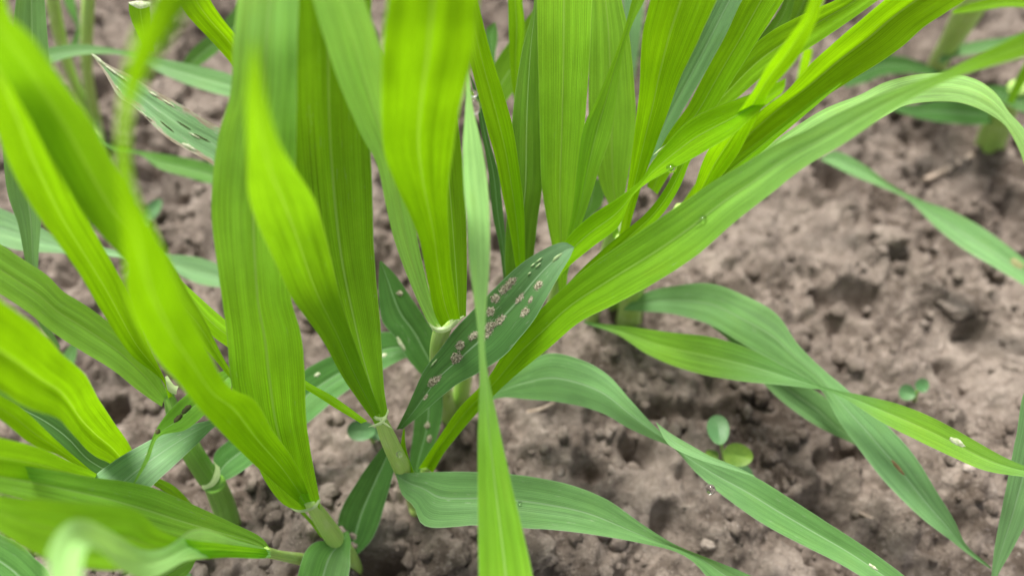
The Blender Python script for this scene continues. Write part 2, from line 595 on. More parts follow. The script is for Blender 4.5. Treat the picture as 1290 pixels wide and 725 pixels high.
def leaf(par, key, L, R, d, age=0.0, fold=0.28, corr=0.02, wmm=None, side=1, scar=0.15, dry=0.0,
         n=64, m=21, name="leaf", mat=None, wav=0.009, mid=0.5, label=None, pale_sheen=0.0, painted_lum=1.0):
    """a blade: its two margins as seen, its distance along the way (mm); a blade narrower than its
    width wmm is one turned edge-on there. fold > 0: the midrib lies deeper than the margins"""
    l, r = cr(L, n), cr(R, n)
    dd = smooth1(d, n)
    seed = (abs(hash(key)) if False else sum(ord(ch) * (i + 7) for i, ch in enumerate(key))) % 97
    rs = np.random.default_rng(seed)
    tilt = np.zeros(n)
    wp = np.linalg.norm(r - l, axis=1) * dd / FPX
    if wmm:
        t = np.linspace(0, 1, n)
        ws = wmm * np.minimum(1, np.minimum((t + 0.05) / 0.12, ((1.02 - t) / 0.3)) ** 0.8)
        tilt = np.sqrt(np.clip(np.minimum(ws, wp + wmm * 0.75) ** 2 - wp ** 2, 0, None)) * 0.8
        tilt = np.convolve(np.pad(tilt, 4, 'edge'), np.ones(9) / 9, 'valid') * side
    A = at(l[:, 0], l[:, 1], dd - tilt / 2)
    B = at(r[:, 0], r[:, 1], dd + tilt / 2)
    C = (A + B) / 2
    H = (B - A) / 2
    T = np.gradient(C, axis=0)
    N = np.cross(H, T)
    N /= np.maximum(np.linalg.norm(N, axis=1), 1e-12)[:, None]
    # keep the normal on one side, towards the lens on the whole
    view = CAM - C
    if (np.einsum('ij,ij->i', N, view / np.linalg.norm(view, axis=1)[:, None])).mean() < 0:
        N = -N
    hw = np.linalg.norm(H, axis=1)
    t = np.linspace(0, 1, n)
    # the margin ripples a little
    ph = rs.uniform(0, 6.28, 6)
    k1, k2 = rs.uniform(2, 4), rs.uniform(6, 10)
    u = np.linspace(0, 1, m)
    s = 2 * u - 1
    e = np.sign(s) * np.abs(s) ** 1.0
    nick = 0.012 * np.stack([fbm(t * 40, t * 0 + 1.7 + seed, 91, 3), fbm(t * 40, t * 0 + 9.3 + seed, 92, 3)], 1)
    ew = 1 + np.where(s[None] < 0, nick[:, :1], nick[:, 1:]) * np.abs(s[None]) ** 4
    P = C[:, None] + H[:, None] * (e[None] * ew)[..., None]
    shp = (1 - np.abs(s) ** 1.1)
    fo = np.asarray(smooth1(fold, n) if isinstance(fold, (list, tuple)) else np.full(n, fold))
    off = -(fo * hw)[:, None] * shp[None]
    kk = rs.uniform(2.2, 3.4)
    off = off + (0.55 * corr * hw)[:, None] * (np.sin(6.28 * kk * s[None] * 0.5 + ph[0] + 0.8 * np.sin(3 * t[:, None] + ph[1]))
                                        * (1 - s[None] ** 4))
    rip = (np.sin(k1 * 6.28 * t + ph[2]) * 0.6 + np.sin(k2 * 6.28 * t + ph[3]) * 0.35)
    rip2 = (np.sin(k1 * 6.28 * t + ph[4]) * 0.6 + np.sin(k2 * 6.28 * t + ph[5]) * 0.35)
    off = off + (wav * 3 * hw)[:, None] * (np.where(s[None] < 0, rip[:, None], rip2[:, None]) * np.abs(s[None]) ** 3)
    P = P + N[:, None] * off[..., None]
    length = np.r_[0, np.cumsum(np.linalg.norm(np.diff(C, axis=0), axis=1))] * 100
    UV = np.stack([np.broadcast_to(u[None], (n, m)), np.broadcast_to(length[:, None], (n, m))], -1)
    o = mesh_obj(name, P.reshape(-1, 3), grid_faces(n, m), mat or LEAF, par, UV.reshape(-1, 2))
    o['scar'] = float(scar)
    o['dry'] = float(dry)
    o['painted_lum'] = float(painted_lum)
    for nm, val in (('age', age), ('pale_sheen_v', pale_sheen)):
        vv = smooth1(val, n) if isinstance(val, (list, tuple)) else np.full(n, float(val))
        at_ = o.data.attributes.new(nm, 'FLOAT', 'POINT')
        at_.data.foreach_set('value', np.repeat(np.clip(vv, 0, 1), m).astype(np.float32))
    o['seed'] = float(seed) * 1.37
    if label:
        o['label'] = label
    SURF[key] = (P, N, o)
    return o


def tube(par, name, pts, rad, mat=None, age=0.0, sides=14, n=28, cap=True):
    """pts (px, py, mm), rad in picture pixels"""
    c = cr([(p[0], p[1], p[2]) for p in pts], n)
    rr = smooth1(rad, n)
    P3 = at(c[:, 0], c[:, 1], c[:, 2])
    rm = rr * c[:, 2] / FPX / 1000 * (0.88 if mat is None else 1.0)
    T = np.gradient(P3, axis=0)
    T /= np.linalg.norm(T, axis=1)[:, None]
    ref = np.array([0.3, 0.7, 0.2])
    a = np.cross(T, ref)
    a /= np.linalg.norm(a, axis=1)[:, None]
    b = np.cross(T, a)
    th = np.linspace(0, 2 * math.pi, sides, endpoint=False)
    V = P3[:, None] + rm[:, None, None] * (np.cos(th)[None, :, None] * a[:, None] + np.sin(th)[None, :, None] * b[:, None])
    ln = np.r_[0, np.cumsum(np.linalg.norm(np.diff(P3, axis=0), axis=1))] * 100
    UV = np.stack([np.broadcast_to((th / 6.2832)[None], (n, sides)), np.broadcast_to(ln[:, None], (n, sides))], -1)
    V = V.reshape(-1, 3)
    F = grid_faces(n, sides, True)
    if cap:
        V = np.vstack([V, P3[0], P3[-1]])
        UV = np.vstack([UV.reshape(-1, 2), [[0.5, 0], [0.5, 1]]])
        i0, i1 = n * sides, n * sides + 1
        k = np.arange(sides)
        k2 = (k + 1) % sides
        F = np.vstack([F, np.stack([k2, k, np.full(sides, i0), np.full(sides, i0)], 1)[:0]])
        tri0 = np.stack([k2, k, np.full(sides, i0)], 1)
        tri1 = np.stack([(n - 1) * sides + k, (n - 1) * sides + k2, np.full(sides, i1)], 1)
        q = np.vstack([np.stack([F[:, 0], F[:, 1], F[:, 2]], 1), np.stack([F[:, 0], F[:, 2], F[:, 3]], 1), tri0, tri1])
        o = mesh_obj(name, V, q, mat or STEM, par, UV)
    else:
        o = mesh_obj(name, V, F, mat or STEM, par, UV.reshape(-1, 2))
    o['seed'] = float(random.random() * 50)
    o['glauc'] = float(age)
    return o


def near_point(key, px, py):
    """the surface point of a blade that is seen at (px, py), and the blade's normal there"""
    P, N, o = SURF[key]
    q = P - CAM
    dep = q @ FW
    x = CX + (q @ RT) / dep * FPX
    y = CY - (q @ UP) / dep * FPX
    k = np.argmin((x - px) ** 2 + (y - py) ** 2)
    i, j = np.unravel_index(k, x.shape)
    i0, i1 = max(i - 1, 0), min(i + 1, P.shape[0] - 1)
    j0, j1 = max(j - 1, 0), min(j + 1, P.shape[1] - 1)
    nn = np.cross(P[i1, j] - P[i0, j], P[i, j1] - P[i, j0])
    nn /= np.linalg.norm(nn)
    if nn @ (CAM - P[i, j]) < 0:
        nn = -nn
    along = P[i1, j] - P[i0, j]
    along /= np.linalg.norm(along)
    return P[i, j], nn, along, dep[i, j], o


def lesion(key, px, py, rx, ry, mat=None, name="pustule", rough=0.4, thick=0.35, grains=60):
    """a crumbly raised spot of many grains, longer along the blade (radii in picture pixels)"""
    p, nn, al, dep, o = near_point(key, px, py)
    ac = np.cross(nn, al)
    k = dep / FPX
    rs = np.random.default_rng(int(px * 13 + py))
    iv, if_ = ico()
    V, F = [], []
    bv, bf = ico_sub(1)
    body = bv * (1 + rough * (rs.random((len(bv), 1)) - 0.5))
    body = (body[:, :1] * rx * al + body[:, 1:2] * ry * ac) * k * 0.9 + body[:, 2:] * nn * min(rx, ry) * k * thick * 0.8
    V.append(body + p)
    F.append(bf)
    off = len(bv)
    for _ in range(grains):
        a, r = rs.uniform(0, 6.28), 1.2 * rs.random() ** 0.6
        g = rs.uniform(0.07, 0.17) * min(rx, ry) * k
        c = p + (al * math.cos(a) * rx + ac * math.sin(a) * ry) * k * r + nn * min(rx, ry) * k * thick * (1 - r * r) * 0.8
        V.append(c + iv * (g * rs.uniform(0.7, 1.2, (12, 1))))
        F.append(if_ + off)
        off += 12
    mesh_obj(name, np.vstack(V), np.vstack(F), mat or LESION, o, smooth=False)


def patch(key, px, py, rx, ry, mat, name):
    """a thin bleached or dark patch of the blade's own skin, standing 60 micrometres proud"""
    p, nn, al, dep, o = near_point(key, px, py)
    ac = np.cross(nn, al)
    k = dep / FPX
    rs = np.random.default_rng(int(px * 7 + py))
    m = 18
    V = [p + nn * 0.00022]
    for ring in (0.55, 1.0):
        for i in range(m):
            a = 6.2832 * i / m
            r = ring * (1 + 0.35 * (rs.random() - 0.5))
            V.append(p + (al * math.cos(a) * rx + ac * math.sin(a) * ry) * k * r + nn * (0.00018 if ring < 1 else 0.00004))
    F = []
    for i in range(m):
        j = (i + 1) % m
        F += [(0, 1 + i, 1 + j), (1 + i, 1 + m + i, 1 + m + j), (1 + i, 1 + m + j, 1 + j)]
    mesh_obj(name, np.array(V), np.array(F), mat, o)


# ---- the plant in the middle, with the spotted leaf
P3 = plant('barley plant at the centre whose lower leaf is dotted with crumbly brown spots', 522, 622)
tube(P3, "stem", [(476, 520, 142), (491, 556, 147), (508, 592, 156), (523, 625, gd(625) + 2), (528, 645, gd(645) + 6)],
     [8, 12, 12.5, 13.5, 15])
leaf(P3, 'D', [(352, -40), (358, 60), (362, 160), (372, 260), (392, 350), (425, 440), (452, 492), (467, 524), (473, 536)],
     [(470, -40), (466, 60), (466, 160), (469, 240), (472, 326), (479, 405), (484, 490), (488, 520), (486, 534)],
     [106, 114, 124, 131, 137, 141], 0.22, 0.16, 0.05, painted_lum=0.84)  # colour darkened to paint the shade of the blades above
leaf(P3, 'D2', [(319, 50), (311, 95), (309, 140), (311, 185), (312, 240), (321, 274), (345, 327), (367, 374), (407, 430), (431, 474), (452, 505), (468, 527)],
     [(321, 50), (330, 95), (339, 140), (352, 180), (373, 215), (396, 250), (416, 320), (430, 380), (450, 440), (468, 490), (480, 520)],
     [66, 76, 92, 110, 124, 132, 139], 0.0, 0.3, 0.04, pale_sheen=0.05, painted_lum=.74)
leaf(P3, 'A3', [(190, 320), (230, 355), (281, 400), (330, 437), (388, 481), (420, 499), (463, 530)],
     [(190, 338), (230, 372), (258, 414), (281, 433), (330, 462), (388, 492), (423, 514), (455, 533)],
     [150, 148, 146, 144, 142], 0.0, -0.2)
leaf(P3, 'SP', [(723, 311), (712, 305), (698, 308), (671, 322), (648, 339), (624, 362), (596, 390), (570, 418), (554, 440), (535, 465), (523, 490), (512, 515), (499, 541)],
     [(723, 312), (719, 322), (706, 344), (688, 376), (672, 404), (655, 425), (636, 447), (601, 470), (577, 483), (554, 501), (530, 522), (507, 540)],
     [134, 136, 139, 142, 146, 151], 0.97, 0.22, 0.02, scar=0.6, pale_sheen=[.7, .35, .12, .03, 0, 0, 0, 0], label='dark green leaf dotted with crumbly brown spots', painted_lum=0.75)
leaf(P3, 'W', [(1330, 22), (1290, 40), (1220, 75), (1187, 91), (1154, 103), (1107, 120), (1060, 141), (1018, 163), (971, 185), (938, 206), (901, 227), (866, 251), (807, 291), (745, 333), (700, 371), (669, 402), (641, 433), (615, 475), (577, 515), (559, 541), (527, 590)],
     [(1330, 58), (1290, 72), (1240, 86), (1200, 99), (1160, 118), (1121, 141), (1084, 167), (1060, 183), (1013, 211), (971, 244), (924, 281), (882, 318), (840, 347), (779, 381), (731, 405), (693, 437), (641, 480), (601, 520), (577, 548), (559, 571), (545, 596)],
     [92, 104, 112, 118, 123, 127, 132, 140, 150, 160], [.3, .2, .35, .4, .3, .15, .1, .05, .05, 0], [0.1, 0.1, 0.2, 0.22, 0.25, 0.35, 0.7], 0.03, n=110, scar=0.3, pale_sheen=[.05, .05, .3, .38, .25, .1, .03, 0, 0, 0])
leaf(P3, 'LL', [(497, 596), (550, 594), (603, 594), (648, 597), (710, 608), (762, 627), (807, 658), (850, 685), (902, 706), (943, 723), (1000, 752)],
     [(499, 598), (507, 623), (521, 637), (533, 661), (603, 661), (662, 665), (710, 668), (762, 675), (814, 685), (850, 694), (872, 706), (900, 735), (960, 775)],
     [153, 151, 149, 148, 148, 150, 150], 0.85, 0.2, 0.02, scar=0.7, pale_sheen=0.2)
leaf(P3, 'SP2', [(523, 500), (521, 540), (516, 583), (520, 600)], [(558, 490), (556, 530), (545, 565), (528, 602)],
     [166, 168, 170], 0.95, 0.15, painted_lum=0.75)
leaf(P3, 'DL', [(494, 548), (483, 561), (452, 603), (426, 654), (432, 700)],
     [(500, 552), (499, 578), (486, 630), (469, 678), (445, 703)], [161, 166, 170], 0.95, 0.3, painted_lum=0.75)
leaf(P3, 'YT0', [(508, 540), (505, 560), (509, 585), (519, 600)], [(510, 540), (511, 560), (517, 583), (524, 600)],
     [151, 153, 155], 0.1, 0.5, n=20, m=9)
tube(P3, "tiller", [(536, 586, 163), (535, 598, 166), (534, 612, gd(612) - 6), (534, 640, gd(640) + 5)], [5, 9, 13, 14])
for key, a, bb in (('au1', [(486, 523), (478, 531), (464, 537)], [(488, 527), (480, 535), (464, 537.5)]),
                   ('au2', [(478, 527), (486, 532), (494, 539)], [(479, 531), (485, 535), (494, 539.5)])):
    leaf(P3, key, a, bb, [139, 139, 139], name="auricle", mat=MEMB, n=14, m=7, fold=-0.4, corr=0)
leaf(P3, 'lg3', [(468, 515), (474, 524), (484, 524), (489, 514)], [(467, 521), (474, 529), (485, 528), (490, 518)],
     [139.5], name="ligule", mat=MEMB, n=16, m=7, fold=-0.3, corr=0)
for x, y, rx, ry in ((642, 357, 8, 6), (634, 366, 6, 5), (626, 374, 5.5, 5), (657, 376, 8, 5.5), (678, 358, 7, 5), (659, 393, 6, 3.5),
                     (617, 393, 6, 5.5), (630, 405, 6.5, 5.5), (619, 412, 8, 6), (615, 421, 8, 7), (599, 422, 6, 4.5),
                     (579, 435, 6.5, 6), (574, 452, 6.5, 6), (552, 477, 7, 5), (545, 481, 6, 5), (535, 500, 4, 3), (670, 376, 5, 3)):
    k_ = 1.15 + 0.35 * random.random()
    lesion('SP', x, y, rx * k_, ry * (0.85 + 0.5 * random.random()), grains=int(70 * k_), thick=0.16)
for x, y, rx, ry in ((701, 324, 8, 2.6), (677, 336, 5, 1.6), (664, 345, 3.5, 1.3), (546, 457, 8, 1.4), (681, 326, 6, 1.5), (672, 332, 4, 1.2)):
    patch('SP', x, y, rx, ry, WINDOW, "bleached_patch")
for x, y in ((538, 536), (541, 552)):
    lesion('SP2', x, y, 5, 4)

# ---- the two-bladed shoot left of the centre
P2 = plant('barley shoot with a broad upright blade and a twisting blade left of centre', 446, 700)
tube(P2, "stem", [(390, 630, 148), (403, 650, 152), (420, 675, 158), (438, 700, gd(700) - 3), (446, 718, gd(718) + 5)], [9, 12, 13.5, 13, 13])
leaf(P2, 'C', [(300, -40), (299, 0), (294, 59), (289, 121), (276, 165), (269, 207), (267, 274), (276, 350), (283, 405), (288, 454), (293, 490), (305, 535), (322, 580), (341, 618), (360, 638), (380, 643)],
     [(378, -40), (376, 0), (374, 75), (374, 150), (372, 210), (366, 300), (367, 374), (379, 419), (384, 470), (385, 520), (390, 560), (396, 592), (402, 625), (403, 641)],
     [104, 107, 113, 119, 124, 130, 137, 149], [.35, .3, .2, .1, .1, .1], 0.12, 0.05, wav=0.02, n=90, pale_sheen=[.35, .25, .12, .05, 0, 0], painted_lum=1.18)
leaf(P2, 'B0', [(214, -50), (190, 0), (165, 60), (150, 150), (148, 230), (156, 320), (160, 380), (195, 450), (221, 478), (262, 527), (310, 575), (362, 622), (383, 638)],
     [(290, -50), (250, 0), (205, 60), (165, 150), (168, 230), (205, 310), (230, 372), (262, 440), (289, 487), (320, 503), (345, 544), (372, 582), (393, 632)],
     [56, 58, 62, 66, 72, 82, 96, 112, 130, 149], 0.0, 0.28, 0.03, n=90, painted_lum=0.76)
leaf(P2, 'BLF', [(437, 668), (415, 680), (398, 682), (386, 692), (378, 712), (372, 740), (368, 780)],
     [(439, 669), (442, 680), (441, 695), (441, 712), (438, 730), (430, 760), (418, 790)], [159, 157, 154, 150, 146], 0.85, 0.2)
leaf(P2, 'lg2', [(356, 632), (375, 642), (395, 636), (403, 625)], [(357, 633.5), (376, 645), (397, 640), (404, 630)], [147.5],
     name="ligule", mat=MEMB, n=16, m=7, fold=-0.3, corr=0)
leaf(P2, 'shz', [(378, 645), (390, 658), (404, 676)], [(384, 645), (398, 661), (408, 680)], [151, 154, 158], 0.4, 0.3, n=16, m=9)

# ---- the shoot with the bright blade at the top centre
P4 = plant('barley shoot with a bright blade and a pale folded one above the spotted leaf', 566, 520)
tube(P4, "stem", [(560, 405, 143), (553, 430, 148), (552, 455, 156), (558, 490, 172), (565, 520, gd(520) + 1), (567, 535, gd(535) + 6)], [13, 12, 12, 12, 13, 13])
leaf(P4, 'F', [(385, -40), (394, 0), (408, 47), (429, 110), (455, 170), (474, 205), (486, 258), (496, 300), (514, 350), (536, 400), (547, 419)],
     [(448, -40), (460, 0), (478, 56), (490, 110), (502, 170), (513, 230), (522, 280), (532, 330), (545, 380), (556, 405), (562, 416)],
     [98, 104, 111, 119, 127, 135, 143], 0.35, [0.2, 0.35, 0.45, 0.3], 0.03, scar=0.0, pale_sheen=0.45, painted_lum=1.3)
leaf(P4, 'G', [(494, -40), (488, 0), (481, 60), (480, 117), (483, 190), (497, 230), (514, 266), (528, 302), (540, 361), (548, 397), (556, 412)],
     [(606, -40), (603, 0), (597, 69), (586, 110), (576, 155), (568, 207), (564, 250), (566, 300), (570, 350), (578, 390), (580, 402)],
     [86, 91, 98, 107, 117, 127, 138], 0.0, [0.05, 0.15, 0.3, 0.5], 0.05, scar=0.0, painted_lum=0.92)
leaf(P4, 'G2', [(540, 120), (545, 200), (552, 280), (560, 340), (566, 380), (570, 405)],
     [(572, 110), (580, 180), (586, 250), (588, 310), (588, 360), (587, 398)], [128, 132, 136, 140, 143], 0.12, -0.25, painted_lum=0.75)
leaf(P4, 'DK', [(478, 330), (477, 370), (482, 405), (497, 424), (514, 452), (536, 478), (552, 500)],
     [(480, 328), (498, 346), (516, 372), (532, 395), (549, 422), (562, 455), (566, 500)], [160, 163, 167, 172], 0.96, 0.2, scar=0.5, pale_sheen=0, painted_lum=0.75)
lesion('DK', 503, 368, 4, 4)
patch('DK', 504, 433, 10, 2.5, BLEACH, "bleached_patch")
leaf(P4, 'lg4', [(540, 405), (548, 411), (560, 411), (574, 402), (584, 397)], [(545, 416), (552, 419), (562, 418), (574, 410), (585, 398)], [141, 141, 140],
     name="ligule", mat=MEMB, n=20, m=9, fold=-0.4, corr=0)
leaf(P4, 'lg5', [(566, 398), (567, 408)], [(574, 388), (575, 398)], [139.5], name="ligule", mat=MEMB, n=8, m=7, fold=-0.3, corr=0)

# ---- the narrow blade standing up from below the picture
PC = plant('barley plant below the frame with one narrow pale blade rising past the spotted leaf', 640, 800)
leaf(PC, 'CB', [(589, 80), (586, 141), (583, 185), (584, 230), (588, 277), (591, 330), (596, 370), (601, 409), (603, 440), (604, 480), (602, 550), (602, 650), (603, 725), (604, 800)],
     [(590, 80), (595, 131), (606, 180), (612, 215), (616, 254), (617, 320), (615, 358), (612, 395), (611, 440), (617, 482), (624, 515), (634, 562), (645, 611), (662, 682), (671, 725), (682, 800)],
     [121, 118, 116, 115, 116, 117, 116, 113, 109], 0.3, [-0.1, -0.15, 0.1, 0.3, 0.4], 0.02, scar=0.1, n=110, pale_sheen=[.6, .65, .7, .7, .65, .3, .05, .02, 0, 0])
tube(PC, "stem", [(642, 795, 110), (650, 850, 125), (655, 900, 145)], [22, 24, 24])

# ---- upright shoots behind the middle
P6 = plant('upright barley shoots with finely ribbed blades behind the narrow pale blade', 640, 470)
leaf(P6, 'CB3', [(592, 95), (600, 130), (606, 165), (614, 207), (621, 273), (629, 310), (634, 350), (640, 400)],
     [(593, 95), (606, 130), (616, 175), (628, 219), (633, 260), (637, 301), (640, 345), (646, 400)], [148, 154, 160, 166], 0.95, 0.3, painted_lum=0.65)
leaf(P6, 'H', [(570, -40), (580, 0), (590, 66), (600, 110), (614, 164), (623, 195), (632, 240), (642, 290), (650, 340)],
     [(594, -40), (602, 0), (609, 30), (621, 75), (633, 113), (646, 160), (654, 210), (660, 260), (662, 340)],
     [126, 133, 141, 150, 158], 0.03, 0.35, 0.02, scar=0.1, painted_lum=1.05)
leaf(P6, 'I', [(672, -20), (672, 10), (660, 54), (649, 117), (644, 165), (641, 230), (638, 277), (636, 330), (640, 380), (646, 420)],
     [(677, -20), (677, 20), (679, 70), (681, 120), (683, 180), (683, 235), (677, 280), (671, 335), (665, 380), (660, 420)],
     [147, 148, 150, 154, 160, 168], 0.42, -0.25, 0.03, scar=0.1, label='dark shaded green leaf', painted_lum=0.6)  # dark tone paints the shade this blade stands in
leaf(P6, 'J', [(676, -40), (676, 0), (678, 90), (680, 170), (682, 230), (689, 277), (697, 318), (702, 350), (706, 390)],
     [(748, -40), (746, 0), (743, 70), (738, 141), (733, 200), (727, 250), (721, 290), (716, 330), (712, 390)],
     [136, 139, 144, 150, 157, 166], 0.05, 0.22, 0.03, scar=0.1, mid=0.55, pale_sheen=0.1, painted_lum=1.12)
leaf(P6, 'K', [(808, -40), (796, 0), (787, 35), (776, 66), (755, 117), (736, 158), (728, 205), (722, 260), (713, 305), (708, 345)],
     [(826, -40), (812, 0), (797, 30), (785, 70), (779, 110), (771, 165), (757, 207), (740, 261), (727, 298), (715, 345)],
     [129, 133, 138, 143, 150, 158], 0.08, 0.3, 0.03, scar=0.1, pale_sheen=0.1, painted_lum=0.95)
leaf(P6, 'Lf', [(742, -40), (744, 0), (742, 80), (742, 150), (748, 200), (757, 235), (768, 262), (772, 300)],
     [(776, -40), (783, 0), (792, 40), (799, 105), (801, 150), (797, 190), (788, 240), (779, 300)],
     [146, 149, 154, 160, 168], 0.12, 0.25, 0.04, scar=0.1, pale_sheen=0.15, painted_lum=1.0)
leaf(P6, 'VB', [(639, -40), (640, 0), (641, 47), (643, 90), (648, 130), (654, 180)], [(656, -40), (658, 0), (661, 35), (657, 75), (655, 125), (658, 180)],
     [158, 161, 166, 172], 0.05, 0.3, scar=0.0)
leaf(P6, 'BG1', [(700, -20), (674, 10), (640, 55), (624, 78), (616, 95), (600, 130)], [(712, -6), (690, 30), (665, 90), (645, 118), (634, 132), (608, 160)],
     [172, 176, 180], 0.3, 0.2, painted_lum=0.7)
leaf(P6, 'BG4', [(735, 228), (728, 260), (712, 290), (700, 330)], [(762, 225), (758, 258), (738, 280), (716, 330)], [180, 184, 188], 0.75, 0.2, painted_lum=0.7)
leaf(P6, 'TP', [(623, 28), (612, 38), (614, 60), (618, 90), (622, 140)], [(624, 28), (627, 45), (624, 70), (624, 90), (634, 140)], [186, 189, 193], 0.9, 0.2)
tube(P6, "stem", [(652, 330, 162), (648, 390, 172), (644, 440, 188), (640, 470, gd(470)), (640, 485, gd(485) + 6)], [10, 12, 12, 11, 11])
tube(P6, "stem", [(708, 330, 164), (700, 375, 174), (688, 420, 190), (676, 450, gd(450)), (675, 465, gd(465) + 6)], [8, 10, 11, 11, 11])
tube(P6, "stem", [(775, 268, 168), (764, 320, 180), (752, 370, 196), (745, 402, gd(402)), (744, 418, gd(418) + 6)], [6, 9, 10, 10, 10])
tube(P6, "stem", [(590, 440, 172), (585, 470, 180), (580, 510, gd(510)), (580, 520, gd(520) + 5)], [11, 12, 13, 13])

# ---- the fan of blades leaning to the upper right
P7 = plant('barley plant with a fan of bright blades leaning to the upper right', 775, 395)
leaf(P7, 'M', [(826, -40), (819, 0), (809, 47), (805, 117), (800, 160), (793, 215), (788, 250), (780, 295), (770, 340)],
     [(920, -40), (903, 0), (882, 47), (856, 101), (842, 141), (833, 165), (823, 192), (808, 235), (795, 280), (780, 340)],
     [124, 129, 136, 144, 153, 164], 0.0, 0.3, 0.03, scar=0.1)
leaf(P7, 'Nn', [(925, -40), (902, 0), (872, 60), (845, 115), (820, 165), (805, 200)], [(965, -40), (938, 0), (913, 47), (887, 94), (860, 140), (835, 185), (812, 215)],
     [148, 152, 158, 164], 0.97, 0.12, 0.02, scar=0.3, pale_sheen=0.3, label='blue-green leaf with a pale midrib', painted_lum=0.85)
leaf(P7, 'Oo', [(960, -40), (935, 0), (913, 47), (899, 72), (884, 100), (866, 134), (842, 168), (826, 200), (815, 235)],
     [(1015, -40), (988, 0), (962, 40), (941, 73), (922, 103), (894, 148), (868, 185), (846, 215), (828, 245)],
     [136, 140, 145, 150, 157], 0.04, 0.28, 0.03, scar=0.1, painted_lum=0.9)
leaf(P7, 'Qq', [(990, -30), (985, 5), (965, 35), (945, 62), (930, 85)], [(1012, -30), (1001, 0), (993, 28), (975, 55), (945, 90)], [162, 166, 170], 0.5, 0.2, painted_lum=0.65)
leaf(P7, 'Qr', [(1002, -30), (996, 5), (985, 35)], [(1060, -40), (1030, 5), (1005, 45)], [166, 170, 174], 0.45, 0.2, painted_lum=0.7)
leaf(P7, 'Rr', [(1110, -40), (1053, 0), (1037, 7), (1006, 21), (974, 38), (950, 56), (928, 80), (900, 115), (878, 148), (850, 195)],
     [(1150, -30), (1100, 5), (1058, 35), (1011, 66), (964, 94), (931, 122), (894, 152), (872, 180), (856, 205)],
     [138, 142, 147, 152, 158], 0.1, 0.3, 0.03, scar=0.15)
leaf(P7, 'Ss', [(1040, -50), (1020, 0), (1011, 23), (988, 54), (964, 87), (948, 115), (930, 140), (910, 164), (889, 195), (874, 238), (866, 265)],
     [(1052, -50), (1038, 0), (1025, 35), (1002, 77), (972, 112), (957, 142), (945, 165), (929, 195), (905, 227), (884, 255), (872, 268)],
     [100, 107, 116, 127, 140, 154], 0.0, 0.35, 0.02, scar=0)
leaf(P7, 'Tt', [(990, 98), (960, 113), (930, 124), (898, 136), (866, 153), (838, 183), (820, 206), (808, 226), (783, 246), (745, 271), (721, 292), (706, 312), (690, 345), (668, 380), (652, 410)],
     [(985, 118), (965, 133), (948, 147), (925, 168), (896, 186), (866, 203), (837, 218), (812, 233), (797, 247), (779, 285), (745, 312), (712, 340), (688, 371), (664, 408), (654, 425)],
     [122, 128, 134, 138, 143, 148, 154], 0.0, 0.3, 0.03, scar=0.1)
leaf(P7, 'Uu', [(1170, -45), (1114, 0), (1067, 40), (1025, 77), (990, 115), (955, 142), (925, 172), (900, 200), (870, 240), (850, 270)],
     [(1270, -40), (1217, 0), (1192, 16), (1164, 35), (1131, 63), (1084, 94), (1037, 124), (990, 158), (948, 190), (915, 220), (885, 250), (862, 280)],
     [132, 136, 141, 147, 153, 160, 168], 0.0, [0.2, 0.35, 0.5, 0.6], 0.03, scar=0.1, n=80, painted_lum=0.92)
leaf(P7, 'Vv', [(1060, 103), (1030, 122), (1000, 145), (964, 172), (929, 197), (901, 223), (870, 252), (840, 290)],
     [(1060, 105), (1034, 128), (1008, 150), (975, 178), (945, 205), (918, 226), (885, 258), (848, 300)],
     [136, 139, 143, 148, 156], 0.05, 0.4, m=11, painted_lum=0.8)
leaf(P7, 'Yy', [(872, 178), (858, 200), (836, 240), (814, 268), (783, 294), (755, 318), (715, 358), (690, 400)],
     [(884, 180), (870, 202), (856, 236), (836, 268), (806, 300), (780, 325), (735, 368), (700, 410)], [142, 144, 147, 151, 158], 0.0, 0.35, m=13, painted_lum=0.9)
leaf(P7, 'BL', [(860, 270), (910, 228), (955, 193), (990, 168), (1037, 138), (1084, 119), (1114, 104), (1154, 94), (1187, 92), (1210, 94), (1236, 103), (1257, 120), (1271, 141), (1290, 162), (1310, 200), (1322, 250)],
     [(880, 280), (940, 245), (1000, 215), (1050, 185), (1090, 160), (1121, 143), (1140, 133), (1178, 128), (1206, 129), (1230, 136), (1250, 146), (1266, 158), (1282, 185), (1296, 220), (1316, 256)],
     [150, 146, 144, 143, 146, 152, 160, 168], 0.12, [0.5, 0.3, 0.1, -0.1, -0.1], 0.03, scar=0.35, n=90, pale_sheen=0.9, painted_lum=1.4)  # paled and brightened: the highlight is painted into the colour
tube(P7, "stem", [(858, 262, 166), (835, 310, 178), (805, 360, 195), (788, 392, gd(392)), (786, 410, gd(410) + 6)], [9, 11, 11, 11, 11])
tube(P7, "stem", [(782, 300, 165), (778, 340, 180), (772, 385, gd(385) - 2), (770, 402, gd(402) + 6)], [8, 9, 10, 10])
leaf(P7, 'lg7', [(830, 188), (822, 196)], [(842, 180), (832, 190)], [146], name="ligule", mat=MEMB, n=8, m=7, fold=-0.3, corr=0)
leaf(P7, 'lg8', [(776, 278), (780, 292)], [(786, 280), (788, 290)], [160], name="ligule", mat=MEMB, n=8, m=7, fold=-0.3, corr=0)

